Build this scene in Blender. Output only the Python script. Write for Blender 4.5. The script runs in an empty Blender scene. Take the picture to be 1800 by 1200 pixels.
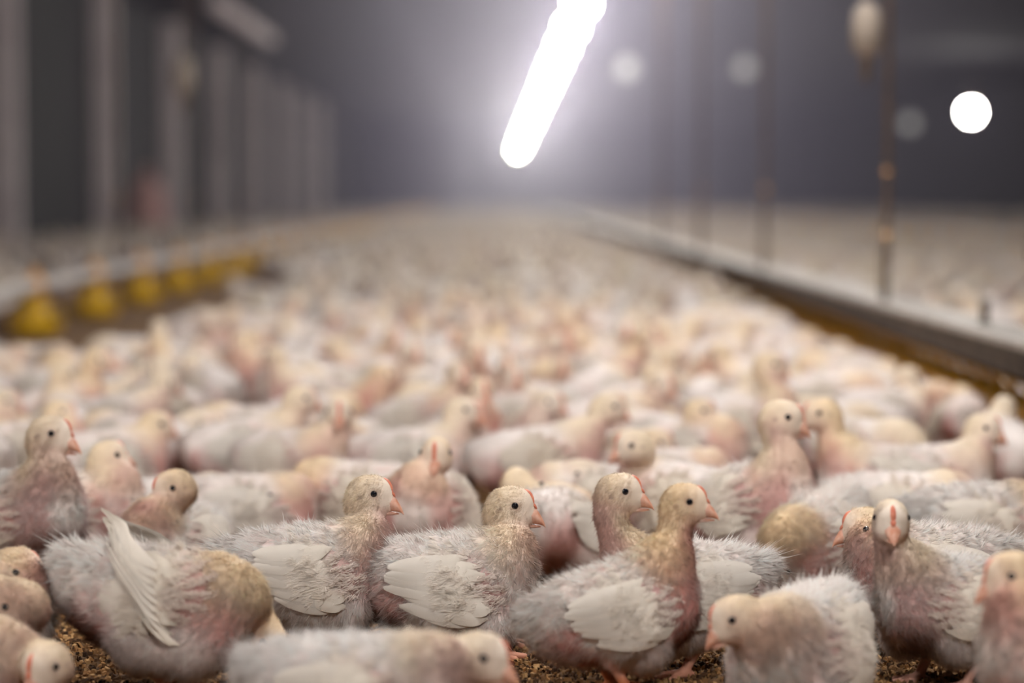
import bpy, math, random, time
import numpy as np
from mathutils import Matrix, Vector

T0 = time.time()
SC = bpy.context.scene
COL = SC.collection
rng = np.random.default_rng(11)
random.seed(5)
R = math.radians

# ------------------------------------------------------------------ camera, world, exposure
F = 4250.0                      # focal length in pixels of an 1800 x 1200 frame
CAMH = 0.545
PITCH, YAW = R(3.43), R(-0.337)
cam = bpy.data.cameras.new('camera')
camo = bpy.data.objects.new('camera', cam)
COL.objects.link(camo)
cam.sensor_width = 36.0
cam.lens = F / 1800.0 * 36.0
camo.location = (0, 0, CAMH)
camo.rotation_euler = (math.pi / 2 - PITCH, 0, YAW)
cam.clip_start, cam.clip_end = 0.1, 300
cam.dof.use_dof = True
cam.dof.focus_distance = 2.84
cam.dof.aperture_fstop = 2.2
SC.camera = camo
w = bpy.data.worlds.new('world'); SC.world = w; w.use_nodes = True
w.node_tree.nodes['Background'].inputs[0].default_value = (0.03, 0.03, 0.035, 1)
SC.view_settings.view_transform = 'Standard'
SC.view_settings.look = 'None'
SC.view_settings.gamma = 1.0
SC.view_settings.exposure = 1.42
SC.view_settings.use_curve_mapping = False
SC.cycles.max_bounces = 5
SC.cycles.diffuse_bounces = 3
SC.cycles.transmission_bounces = 2
SC.cycles.volume_bounces = 0
SC.cycles.use_denoising = True

_M = Matrix.Rotation(YAW, 3, 'Z') @ Matrix.Rotation(math.pi / 2 - PITCH, 3, 'X')
_RT, _UP, _FW = np.array(_M.col[0]), np.array(_M.col[1]), -np.array(_M.col[2])
EYE = np.array([0, 0, CAMH])
def ray(u, v): return _FW * F + _RT * (u - 900) + _UP * (600 - v)
def at_z(u, v, z):              # where the line of sight meets the height z
    d = ray(u, v); return EYE + d * ((z - CAMH) / d[2])
def at_y(u, v, y):              # where it meets the distance y
    d = ray(u, v); return EYE + d * (y / d[1])
def project(p):
    q = np.asarray(p) - EYE
    k = q @ _FW
    return 900 + F * (q @ _RT) / k, 600 - F * (q @ _UP) / k

# ------------------------------------------------------------------ small helpers
def lin(c):
    c = np.asarray(c, float) / 255.0
    return np.where(c <= 0.04045, c / 12.92, ((c + 0.055) / 1.055) ** 2.4)
def tag(o, label=None, cat=None, group=None, kind=None):
    if label: o['label'] = label
    if cat: o['category'] = cat
    if group: o['group'] = group
    if kind: o['kind'] = kind
    return o
def link(name, me, mats=(), parent=None, loc=None):
    o = bpy.data.objects.new(name, me); COL.objects.link(o)
    if me is not None and mats and not me.materials:
        for m in mats: me.materials.append(m)
    if parent is not None: o.parent = parent
    if loc is not None: o.location = loc
    return o
def mesh(name, V, quads=None, tris=None, matidx=None, col=None, nrm=None, smooth=True):
    V = np.asarray(V, np.float32)
    me = bpy.data.meshes.new(name)
    nq = 0 if quads is None else len(quads); nt = 0 if tris is None else len(tris)
    loops = np.concatenate([np.asarray(quads, np.int32).ravel() if nq else np.zeros(0, np.int32),
                            np.asarray(tris, np.int32).ravel() if nt else np.zeros(0, np.int32)])
    starts = np.concatenate([np.arange(nq) * 4, nq * 4 + np.arange(nt) * 3]).astype(np.int32)
    me.vertices.add(len(V)); me.vertices.foreach_set('co', V.ravel())
    me.loops.add(len(loops)); me.loops.foreach_set('vertex_index', loops)
    me.polygons.add(nq + nt); me.polygons.foreach_set('loop_start', starts)
    if matidx is not None: me.polygons.foreach_set('material_index', np.asarray(matidx, np.int32))
    me.polygons.foreach_set('use_smooth', np.full(nq + nt, smooth))
    me.update(calc_edges=True)
    if col is not None:
        a = me.color_attributes.new('col', 'FLOAT_COLOR', 'POINT')
        c4 = np.ones((len(V), 4), np.float32); c4[:, :3] = col
        a.data.foreach_set('color', c4.ravel())
    if nrm is not None:
        me.normals_split_custom_set_from_vertices(np.asarray(nrm, np.float32).tolist())
    return me
class MB:                       # collects simple solids into one mesh
    def __init__(s): s.V, s.Q, s.T = [], [], []; s.n = 0
    def add(s, V, Q=(), T=()):
        s.V.append(np.asarray(V, float)); s.Q += [[i + s.n for i in q] for q in Q]; s.T += [[i + s.n for i in t] for t in T]
        s.n += len(V); return s
    def box(s, c, d, bev=0.0):
        cx, cy, cz = c; hx, hy, hz = d[0] / 2, d[1] / 2, d[2] / 2
        if bev <= 0:
            V = [(cx + x * hx, cy + y * hy, cz + z * hz) for z in (-1, 1) for y in (-1, 1) for x in (-1, 1)]
            return s.add(V, [(0, 2, 3, 1), (4, 5, 7, 6), (0, 1, 5, 4), (2, 6, 7, 3), (0, 4, 6, 2), (1, 3, 7, 5)])
        rings = []
        for z, k in ((-hz, bev), (-hz + bev, 0), (hz - bev, 0), (hz, bev)):
            x, y, b = hx - k, hy - k, bev * 0.7
            rings.append([(cx + a, cy + e, cz + z) for a, e in ((-x + b, -y), (x - b, -y), (x, -y + b), (x, y - b), (x - b, y), (-x + b, y), (-x, y - b), (-x, -y + b))])
        return s.loft(rings)
    def loft(s, rings, cap=True):
        n = len(rings[0]); V = [p for r in rings for p in r]; Q = []
        for i in range(len(rings) - 1):
            for j in range(n):
                Q.append((i * n + j, i * n + (j + 1) % n, (i + 1) * n + (j + 1) % n, (i + 1) * n + j))
        T = []
        if cap:
            a = len(V); V.append(np.mean(rings[0], 0)); b = len(V); V.append(np.mean(rings[-1], 0))
            m = (len(rings) - 1) * n
            T = [(a, (j + 1) % n, j) for j in range(n)] + [(b, m + j, m + (j + 1) % n) for j in range(n)]
        return s.add(V, Q, T)
    def lathe(s, c, prof, n=20, cap=True):
        return s.loft([[(c[0] + r * math.cos(2 * math.pi * j / n), c[1] + r * math.sin(2 * math.pi * j / n), c[2] + z) for j in range(n)] for r, z in prof], cap)
    def tube(s, pts, rad, n=10):
        pts = [np.asarray(p, float) for p in pts]; rad = rad if hasattr(rad, '__len__') else [rad] * len(pts)
        rings = []; ref = np.array([0.0, 0, 1])
        for i, p in enumerate(pts):
            t = pts[min(i + 1, len(pts) - 1)] - pts[max(i - 1, 0)]; t /= np.linalg.norm(t)
            if abs(t @ ref) > 0.95: ref = np.array([1.0, 0, 0])
            a = np.cross(ref, t); a /= np.linalg.norm(a); b = np.cross(t, a)
            rings.append([p + rad[i] * (a * math.cos(2 * math.pi * j / n) + b * math.sin(2 * math.pi * j / n)) for j in range(n)])
        return s.loft(rings)
    def mesh(s, name, smooth=True): return mesh(name, np.concatenate(s.V), s.Q, s.T, smooth=smooth)
    def build(s, name, m, parent=None, loc=None, smooth=True): return link(name, s.mesh(name, smooth), (m,), parent, loc)

# ------------------------------------------------------------------ materials
def nodemat(name):
    m = bpy.data.materials.new(name); m.use_nodes = True
    nt = m.node_tree; return m, nt, nt.nodes['Principled BSDF'], nt.nodes['Material Output']
def noisy(name, c1, c2, scale=8, rough=0.6, metal=0.0, bump=0.0, bscale=40, detail=6):
    m, nt, b, out = nodemat(name)
    tc = nt.nodes.new('ShaderNodeTexCoord'); n = nt.nodes.new('ShaderNodeTexNoise'); n.inputs['Scale'].default_value = scale; n.inputs['Detail'].default_value = detail
    nt.links.new(tc.outputs['Object'], n.inputs['Vector'])
    r = nt.nodes.new('ShaderNodeValToRGB'); r.color_ramp.elements[0].position = 0.35; r.color_ramp.elements[1].position = 0.65
    r.color_ramp.elements[0].color = (*lin(c1), 1); r.color_ramp.elements[1].color = (*lin(c2), 1)
    nt.links.new(n.outputs['Fac'], r.inputs['Fac']); nt.links.new(r.outputs['Color'], b.inputs['Base Color'])
    b.inputs['Roughness'].default_value = rough; b.inputs['Metallic'].default_value = metal
    if bump:
        n2 = nt.nodes.new('ShaderNodeTexNoise'); n2.inputs['Scale'].default_value = bscale; n2.inputs['Detail'].default_value = 8
        nt.links.new(tc.outputs['Object'], n2.inputs['Vector'])
        bp = nt.nodes.new('ShaderNodeBump'); bp.inputs['Strength'].default_value = 1.0; bp.inputs['Distance'].default_value = bump
        nt.links.new(n2.outputs['Fac'], bp.inputs['Height']); nt.links.new(bp.outputs['Normal'], b.inputs['Normal'])
    return m
def birdmat(name, trans, rough):
    m, nt, b, out = nodemat(name)
    at = nt.nodes.new('ShaderNodeAttribute'); at.attribute_name = 'col'
    oi = nt.nodes.new('ShaderNodeObjectInfo')
    hsv = nt.nodes.new('ShaderNodeHueSaturation')
    mr = nt.nodes.new('ShaderNodeMapRange'); mr.inputs['To Min'].default_value = 0.8; mr.inputs['To Max'].default_value = 1.2
    nt.links.new(oi.outputs['Random'], mr.inputs['Value']); nt.links.new(mr.outputs['Result'], hsv.inputs['Saturation'])
    nt.links.new(at.outputs['Color'], hsv.inputs['Color'])
    nt.links.new(hsv.outputs['Color'], b.inputs['Base Color'])
    b.inputs['Roughness'].default_value = rough
    b.inputs['Specular IOR Level'].default_value = 0.25
    if trans:
        t = nt.nodes.new('ShaderNodeBsdfTranslucent'); nt.links.new(hsv.outputs['Color'], t.inputs['Color'])
        mx = nt.nodes.new('ShaderNodeMixShader'); mx.inputs[0].default_value = trans
        nt.links.new(b.outputs[0], mx.inputs[1]); nt.links.new(t.outputs[0], mx.inputs[2]); nt.links.new(mx.outputs[0], out.inputs['Surface'])
    return m
def emit(name, c, s):
    m, nt, b, out = nodemat(name)
    b.inputs['Base Color'].default_value = (0.8, 0.8, 0.8, 1)
    b.inputs['Emission Color'].default_value = (*c, 1); b.inputs['Emission Strength'].default_value = s
    return m
M_SKIN = birdmat('chicken_skin', 0.0, 0.6)
M_DOWN = birdmat('chicken_down', 0.38, 0.8)
M_FEATHER = birdmat('wing_feather', 0.15, 0.65)
M_BEAK = noisy('beak_horn', (226, 178, 156), (212, 146, 118), 160, 0.45)
_nt = M_BEAK.node_tree; _sx = _nt.nodes.new('ShaderNodeSeparateXYZ'); _tc = next(n for n in _nt.nodes if n.type == 'TEX_COORD'); _mr = _nt.nodes.new('ShaderNodeMapRange')
_nt.links.new(_tc.outputs['Object'], _sx.inputs[0]); _nt.links.new(_sx.outputs['X'], _mr.inputs['Value']); _mr.inputs['From Min'].default_value = 0.020; _mr.inputs['From Max'].default_value = 0.034
_mx = _nt.nodes.new('ShaderNodeMix'); _mx.data_type = 'RGBA'; _mx.inputs['A'].default_value = (*lin((236, 208, 194)), 1)
_rp = next(n for n in _nt.nodes if n.type == 'VALTORGB'); _nt.links.new(_rp.outputs['Color'], _mx.inputs['B']); _nt.links.new(_mr.outputs['Result'], _mx.inputs['Factor'])
_nt.links.new(_mx.outputs['Result'], _nt.nodes['Principled BSDF'].inputs['Base Color'])
M_COMB = noisy('comb_skin', (228, 144, 116), (216, 116, 90), 200, 0.5)
M_EYE, _nt, _b, _o = nodemat('eye_gloss'); _b.inputs['Base Color'].default_value = (0.006, 0.006, 0.01, 1); _b.inputs['Roughness'].default_value = 0.08
M_LITTER = noisy('litter', (92, 66, 40), (150, 112, 70), 30, 0.95, 0, 0.012, 55)
M_WALL = noisy('dark_wall_panel', (26, 24, 24), (38, 35, 35), 1.2, 0.9)
M_CEIL = noisy('dark_ceiling_panel', (34, 31, 36), (44, 41, 48), 0.8, 0.9)
M_POST = noisy('grey_post', (192, 178, 180), (212, 200, 200), 3, 0.8)
M_STEEL = noisy('galvanised_steel', (170, 162, 154), (205, 198, 190), 14, 0.45, 0.25)
M_DARKSTEEL = noisy('dark_steel', (64, 54, 46), (92, 78, 66), 14, 0.6, 0.2)
M_PIPE = noisy('white_pipe', (196, 190, 186), (222, 216, 210), 9, 0.5)
M_YELLOW = noisy('yellow_plastic', (214, 168, 14), (236, 190, 22), 12, 0.4)
M_AMBER = noisy('amber_plastic', (204, 140, 44), (222, 160, 66), 12, 0.45)
M_AMBER2 = noisy('stained_amber_plastic', (176, 122, 30), (206, 150, 40), 12, 0.45)
M_CORD = noisy('brown_cord', (92, 76, 64), (118, 98, 82), 30, 0.9)
M_PALE = noisy('pale_plastic', (196, 182, 166), (214, 202, 188), 8, 0.6)
M_SACK = noisy('pink_sack', (170, 128, 122), (196, 158, 152), 6, 0.9)
M_BULB = noisy('dusty_plastic', (132, 120, 108), (152, 138, 126), 8, 0.7)
M_CLIP = noisy('brass_clip', (220, 170, 120), (240, 200, 150), 20, 0.25, 0.6)
LAMPC = (1.0, 0.965, 0.93)

# ------------------------------------------------------------------ the barn
XL, XR, YB, YF, ZC = -5.3, 12.6, 100.0, -9.0, 3.3
def struct(name, mb, m): return tag(mb.build(name, m, smooth=False), kind='structure')
struct('floor', MB().box(((XL + XR) / 2, (YB + YF) / 2, -0.1), (XR - XL, YB - YF, 0.2)), M_LITTER)
struct('ceiling', MB().box(((XL + XR) / 2, (YB + YF) / 2, ZC + 0.1), (XR - XL + 0.4, YB - YF + 0.4, 0.2)), M_CEIL)
struct('wall_left', MB().box((XL - 0.1, (YB + YF) / 2, ZC / 2), (0.2, YB - YF + 0.4, ZC)), M_WALL)
struct('wall_right', MB().box((XR + 0.1, (YB + YF) / 2, ZC / 2), (0.2, YB - YF + 0.4, ZC)), M_WALL)
struct('wall_back', MB().box(((XL + XR) / 2, YB + 0.1, ZC / 2), (XR - XL, 0.2, ZC)), M_WALL)
struct('wall_front', MB().box(((XL + XR) / 2, YF - 0.1, ZC / 2), (XR - XL, 0.2, ZC)), M_WALL)

# haze that hangs in the barn, plus an added denser box imitating lens glow around the lamp row
def haze(name, box, dens, label):
    hm = bpy.data.materials.new(name); hm.use_nodes = True
    nt = hm.node_tree; nt.nodes.clear(); o_ = nt.nodes.new('ShaderNodeOutputMaterial'); vs = nt.nodes.new('ShaderNodeVolumeScatter')
    vs.inputs['Color'].default_value = (0.82, 0.76, 1.0, 1); vs.inputs['Density'].default_value = dens; vs.inputs['Anisotropy'].default_value = 0.35
    nt.links.new(vs.outputs[0], o_.inputs['Volume'])
    x0, x1, y0, y1 = box
    tag(MB().box(((x0 + x1) / 2, (y0 + y1) / 2, ZC / 2), (x1 - x0, y1 - y0, ZC - 0.02)).build(name, hm, smooth=False), label, 'haze', kind='stuff')
haze('dust_haze', (XL + 0.05, XR - 0.05, 5, 99), 0.0026, 'thin dusty haze hanging in the length of the barn')
haze('lamp_glow_haze', (-1.4, 2.8, 12, 98.9), 0.012, 'added denser bluish haze imitating lens glow around the central lamp row')

# ------------------------------------------------------------------ lamps
LP = 50.0
def lamp_meshes(rad, power, nm):
    L = power / (4 * math.pi ** 2 * rad ** 2)
    bm = MB().lathe((0, 0, 0), [(rad * math.sin(a), -rad * math.cos(a)) for a in np.linspace(0.25, math.pi - 0.25, 6)], 10).mesh('bulb')
    bm.materials.append(emit('lamp_light_' + nm, LAMPC, L))
    return bm
B_LEFT_FILL = lamp_meshes(0.1, LP * 1.2, 'left'); B_FRONT_FILL = lamp_meshes(0.095, LP * 1.6, 'front_fill'); B_MAIN = lamp_meshes(0.095, LP, 'main'); B_SIDE = lamp_meshes(0.13, LP * 0.8, 'side'); B_DIM = lamp_meshes(0.16, 0.34, 'dim'); B_DIM2 = lamp_meshes(0.16, 0.11, 'faint')
S_MESH = MB().lathe((0, 0, 0.10), [(0.05, 0), (0.055, 0.03), (0.045, 0.09), (0.02, 0.11)], 12).mesh('socket'); S_MESH.materials.append(M_PALE)
ORD = ['first', 'second', 'third', 'fourth', 'fifth', 'sixth', 'seventh', 'eighth', 'ninth', 'tenth', 'eleventh', 'twelfth', 'thirteenth', 'fourteenth', 'fifteenth', 'sixteenth',
       'seventeenth', 'eighteenth', 'nineteenth', 'twentieth', 'twenty-first', 'twenty-second', 'twenty-third', 'twenty-fourth', 'twenty-fifth', 'twenty-sixth', 'twenty-seventh', 'twenty-eighth', 'twenty-ninth', 'thirtieth']
def lamp(x, y, z, bulb, label, group):
    e = link('hanging_lamp', None, loc=(x, y, z)); tag(e, label, 'lamp', group)
    link('bulb', bulb, parent=e); link('socket', S_MESH, parent=e)
    h = ZC - z
    MB().tube([(0, 0, 0.2), (0, 0, h)], 0.008, 6).build('cable', M_DARKSTEEL, e)
    return e
ROWX, ROWZ = 0.72, CAMH + 1.65
k = 0; vis = 0
ys = np.arange(2.8, 89, 3.0)
for y in ys:
    if y > 19: lab = ['nearest glowing lamp in the bright central row, cut by the top edge'][0] if vis == 0 else f'{ORD[vis]} glowing lamp from the near end of the bright central row'; vis += 1
    else: lab = 'added unseen fill lamp lined up with the central row, beyond the frame'
    if y > 84.9: lab = 'farthest glowing lamp, at the low end of the bright central row'
    lamp(ROWX, y, ROWZ, B_MAIN, lab, 'lamps of the bright central row')
def lamp_px(u, v, y, bulb, label): p = at_y(u, v, y); lamp(p[0], y, p[2], bulb, label, 'lamps over the other side of the barn')
for y in (-0.2,): lamp(ROWX, y, ROWZ, B_FRONT_FILL, 'added unseen fill lamp lined up with the central row, beyond the frame', 'lamps of the bright central row')  # unseen fill lamp, stronger than its row, added to brighten the front birds
for y in (-0.2, 2.8): lamp(-3.4, y, ROWZ, B_LEFT_FILL, 'added unseen fill lamp on the left, hanging overhead beyond the frame', 'added fill lamps on the left')  # unseen lamps added on the left as fill for the near birds
lamp_px(1707, 197, 47, B_SIDE, 'single brilliant white lamp hanging apart near the dark right wall')
lamp_px(1600, 217, 55, B_DIM2, 'dim grey lamp just beside the brilliant right-hand lamp')
lamp_px(1103, 120, 45, B_DIM, 'dim round lamp just to the right of the bright central row')
lamp_px(1310, 120, 45, B_DIM2, 'faint bluish lamp above the middle of the dark right wall')

# ------------------------------------------------------------------ posts, beam, cords, sacks
pk = 0
for i in range(8):
    y = 25.3 + 6.5 * i
    MBp = MB().box((0, 0, ZC / 2), (0.30, 0.2, ZC - 0.004), 0.012)
    tag(MBp.build('wall_post', M_POST, loc=(XL + 0.16, y, 0), smooth=False), f'{ORD[i]} grey upright post along the dark left wall, counting from the left', 'post', 'posts along the left wall')
for i, (u, y) in ((1, (1630, 52)), (2, (1720, 47))):
    p = at_y(u, 300, y)
    tag(MB().box((0, 0, ZC / 2), (0.26, 0.2, ZC - 0.004), 0.012).build('wall_post', M_POST, loc=(XR - 0.14 if i else p[0], y, 0), smooth=False), ['faint grey post left of the dark right wall', 'dim grey post on the right wall beside the grey lamp', 'dim grey post on the right wall below the brilliant lamp'][i], 'post', 'posts on the right side')
a, b = at_y(375, 0, 33), at_y(475, 68, 42)
bm_ = MB().tube([(a[0], 33, min(a[2], ZC - 0.13)), (b[0], 42, b[2])], 0.12, 14)
tag(bm_.build('ventilation_duct', M_POST), 'grey duct slanting under the ceiling at the upper left', 'duct')
p = at_y(257, 360, 33)
sk = link('sack', None, loc=(p[0], 33, 0)); tag(sk, 'blurred pale pink bulging sack standing against the dark left wall', 'sack')
MB().lathe((0, 0, 0), [(0.2, 0), (0.28, 0.06), (0.29, 0.3), (0.26, 0.58), (0.17, 0.76), (0.08, 0.82)], 18).build('sack_body', M_SACK, sk)
MB().lathe((0, 0, 0.82), [(0.08, 0), (0.05, 0.03), (0.1, 0.1), (0.09, 0.12)], 14).build('sack_neck', M_SACK, sk)
p = at_y(436, 245, 45); e = link('wall_panel', None, loc=(XL + 0.15, 45, 0)); tag(e, 'pale upright panel catching light between posts on the left wall', 'panel')
MB().box((0, 0, 1.75), (0.08, 0.6, 1.1), 0.02).build('panel_board', M_PALE, e, smooth=False); MB().box((0, 0, 0.6), (0.06, 0.08, 1.2)).build('panel_stand', M_POST, e, smooth=False)

def hanging(u, v0, v1, y, wd, label):
    t, b2 = at_y(u, v0, y), at_y(u, v1, y); hgt = t[2] - b2[2]
    e = link('counterweight', None, loc=(t[0], y, b2[2])); tag(e, label, 'counterweight')
    r_ = wd / 2
    MB().lathe((0, 0, 0), [(r_ * 0.45, 0), (r_ * 0.95, hgt * 0.12), (r_, hgt * 0.5), (r_ * 0.8, hgt * 0.85), (r_ * 0.3, hgt)], 18).build('weight_body', M_BULB, e)
    MB().lathe((0, 0, -hgt * 0.5), [(r_ * 0.15, 0), (r_ * 0.3, hgt * 0.2), (r_ * 0.35, hgt * 0.5)], 12).build('weight_stem', M_CORD, e)
    MB().tube([(0, 0, hgt), (0, 0, ZC - b2[2])], 0.004, 6).build('weight_cord', M_CORD, e)
hanging(1524, 5, 98, 6.3, 0.082, 'pale hanging counterweight beside the cord at the upper right')
hanging(322, 95, 165, 11.0, 0.09, 'small pale hanging counterweight before the posts at the left')

# ------------------------------------------------------------------ feeding and drinking lines
def pan_meshes():
    d = MB().lathe((0, 0, 0), [(0.05, 0.004), (0.085, 0.004), (0.105, 0.05), (0.112, 0.062), (0.106, 0.064), (0.09, 0.03), (0.05, 0.018)], 22).mesh('pan_dish')
    c = MB().lathe((0, 0, 0), [(0.06, 0.03), (0.058, 0.075), (0.048, 0.115), (0.034, 0.14), (0.03, 0.165)], 18).mesh('pan_cone')
    g = MB()
    for j in range(10):
        a_ = 2 * math.pi * j / 10
        g.tube([(0.108 * math.cos(a_), 0.108 * math.sin(a_), 0.062), (0.085 * math.cos(a_), 0.085 * math.sin(a_), 0.12), (0.034 * math.cos(a_), 0.034 * math.sin(a_), 0.155)], 0.0035, 6)
    g = g.mesh('pan_grill')
    k_ = MB().lathe((0, 0, 0), [(0.032, 0.16), (0.036, 0.17), (0.036, 0.225), (0.026, 0.235), (0.02, 0.262), (0.008, 0.27)], 14).mesh('pan_clamp')
    for m_, mt in ((d, M_YELLOW), (c, M_YELLOW), (g, M_YELLOW), (k_, M_AMBER)): m_.materials.append(mt)
    return d, c, g, k_
PAN = pan_meshes()
def feeder(x, y0, y1, step, z, label):
    e = link('feeder_line', None, loc=(x, y0, 0)); tag(e, label, 'feeder line', 'feeding lines')
    MB().tube([(0, -2.0, z), (0, y1 - y0, z)], 0.026, 14).build('feed_pipe', M_PIPE, e)
    y = 0.0; n = 0
    while y < y1 - y0 and n < 90:
        d = link('feed_pan', PAN[0], parent=e, loc=(0, y, 0))
        for nm, me in zip(('pan_cone', 'pan_grill', 'pan_clamp'), PAN[1:]):
            if n < 14 or nm != 'pan_grill': link(nm, me, parent=d)
        y += step; n += 1
    return e
feeder(-1.79, 9.36, 70, 1.4, 0.2, 'white feed pipe with yellow round pans running along the left side')
feeder(4.57, 15.0, 70, 1.25, 0.2, 'distant blurred feed pipe with yellow pans near the right wall')
e = link('drinker_line', None, loc=(1.03, 4.0, 0)); tag(e, 'long raised metal trough rail with yellow drip cups on the right', 'drinker line')
y1 = 66.0
def extr(prof, nm, m): MB().loft([[(x, yy, z) for x, z in prof] for yy in (-0.6, 20.0, 40.0, y1)]).build(nm, m, e, smooth=False)
extr([(-0.066, 0.262), (-0.066, 0.274), (-0.058, 0.274), (-0.054, 0.268), (0.054, 0.268), (0.058, 0.274), (0.066, 0.274), (0.066, 0.262)], 'rail_cap', M_STEEL)
extr([(-0.052, 0.208), (-0.056, 0.214), (-0.056, 0.262), (0.056, 0.262), (0.056, 0.214), (0.052, 0.208)], 'trough_side', M_DARKSTEEL)  # shade of the trough side put into a darker steel than the cap
mb = MB().tube([(0, -0.6, 0.199), (0, y1, 0.199)], 0.017, 12); mb.build('water_pipe', M_DARKSTEEL, e)
BRK = MB().box((0, 0, 0), (0.05, 0.03, 0.05)).mesh('pipe_bracket', False); BRK.materials.append(M_DARKSTEEL)
for j in range(40): link('pipe_bracket', BRK, parent=e, loc=(0, 0.5 + 1.5 * j, 0.215))
CUP = MB().lathe((0, 0, 0), [(0.026, 0.0), (0.044, 0.004), (0.052, 0.036), (0.046, 0.036), (0.015, 0.014)], 14).mesh('drip_cup'); CUP.materials.append(M_AMBER2)
ARM = MB().tube([(0.036, 0, 0.02), (0.036, 0, 0.05), (0.0, 0, 0.085)], 0.010, 8).mesh('cup_arm'); ARM.materials.append(M_AMBER2)
for j in range(96):
    c = link('drip_cup', CUP, parent=e, loc=(0, -0.3 + 0.16 * j + (0.4 * (j - 60) if j > 60 else 0), 0.112)); link('cup_arm', ARM, parent=c)
MB().lathe((0.03, 1.25, 0.258), [(0.018, 0), (0.018, 0.012), (0.009, 0.018), (0.009, 0.04), (0.013, 0.044), (0.009, 0.06)], 12).build('rail_valve', M_DARKSTEEL, e)
def cord(x, y, z0, label, clips, grp, rr=0.006):
    e = link('suspension_cord', None, loc=(x, y, z0)); tag(e, label, 'cord', grp)
    MB().tube([(0, 0, 0), (0, 0, ZC - z0)], rr, 8).build('cord_line', M_CORD, e)
    for cz in clips: MB().lathe((0, 0, cz), [(0.006, 0), (0.012, 0.004), (0.012, 0.016), (0.006, 0.02)], 10).build('cord_clip', M_CLIP, e)
    MB().tube([(-0.012, 0, 0.0), (-0.016, 0, 0.12), (0.0, 0, 0.34)], 0.004, 6).build('cord_bridle', M_CORD, e)
    return e
for i, y in enumerate((6.4, 9.32, 12.24, 15.16)):
    cord(1.03, y, 0.262, ['nearest brown suspension cord rising from the metal trough', 'second brown suspension cord rising from the metal trough', 'third suspension cord rising from the metal trough', 'fourth suspension cord rising from the metal trough'][i],
         (0.17, 0.34) if i == 0 else (0.3,), 'cords holding up the metal trough', 0.008)
for i, y in enumerate((11.4, 14.3, 17.2)):
    cord(-1.79, y, 0.226, f'{ORD[i]} thin cord rising from the white feed pipe at left', (0.3,), 'cords holding up the left feed pipe', 0.005)

# ------------------------------------------------------------------ birds: signed-distance bodies
f32 = np.float32
def rotz(a): c, s = math.cos(a), math.sin(a); return np.array([[c, -s, 0], [s, c, 0], [0, 0, 1.0]])
def roty(a): c, s = math.cos(a), math.sin(a); return np.array([[c, 0, s], [0, 1, 0], [-s, 0, c]])   # +a tips the front down
def smin(a, b, k):
    h = np.maximum(k - np.abs(a - b), 0) / k
    return np.minimum(a, b) - h * h * k * 0.25
def sd_ell(p, c, r, Rm):
    q = (p - c.astype(f32)) @ Rm.astype(f32)
    r = np.asarray(r, f32)
    k0 = np.linalg.norm(q / r, axis=1); k1 = np.linalg.norm(q / (r * r), axis=1) + 1e-9
    return k0 * (k0 - 1) / k1
def sd_cone(p, a, b, ra, rb):
    a = a.astype(f32); ba = (b - a).astype(f32); L = f32(ba @ ba)
    pa = p - a; t = np.clip(pa @ ba / L, 0, 1)
    return np.linalg.norm(pa - t[:, None] * ba, axis=1) - (f32(ra) + t * f32(rb - ra))
def vnoise(p, scale, seed=0):
    q = p * scale + 100.0; i = np.floor(q).astype(np.int64); f = (q - i); f = f * f * (3 - 2 * f)
    def hsh(a, b, c):
        n = (a * 73856093) ^ (b * 19349663) ^ (c * 83492791) ^ (seed * 2654435761)
        n = (n ^ (n >> 13)) * 1274126177; n = n & 0x7fffffff
        return ((n >> 8) & 0xffff) / 65535.0
    r = 0
    for dx in (0, 1):
        for dy in (0, 1):
            for dz in (0, 1):
                wt = (f[:, 0] if dx else 1 - f[:, 0]) * (f[:, 1] if dy else 1 - f[:, 1]) * (f[:, 2] if dz else 1 - f[:, 2])
                r = r + wt * hsh(i[:, 0] + dx, i[:, 1] + dy, i[:, 2] + dz)
    return r
def sstep(x, a, b):
    t = np.clip((x - a) / (b - a), 0, 1); return t * t * (3 - 2 * t)
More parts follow.
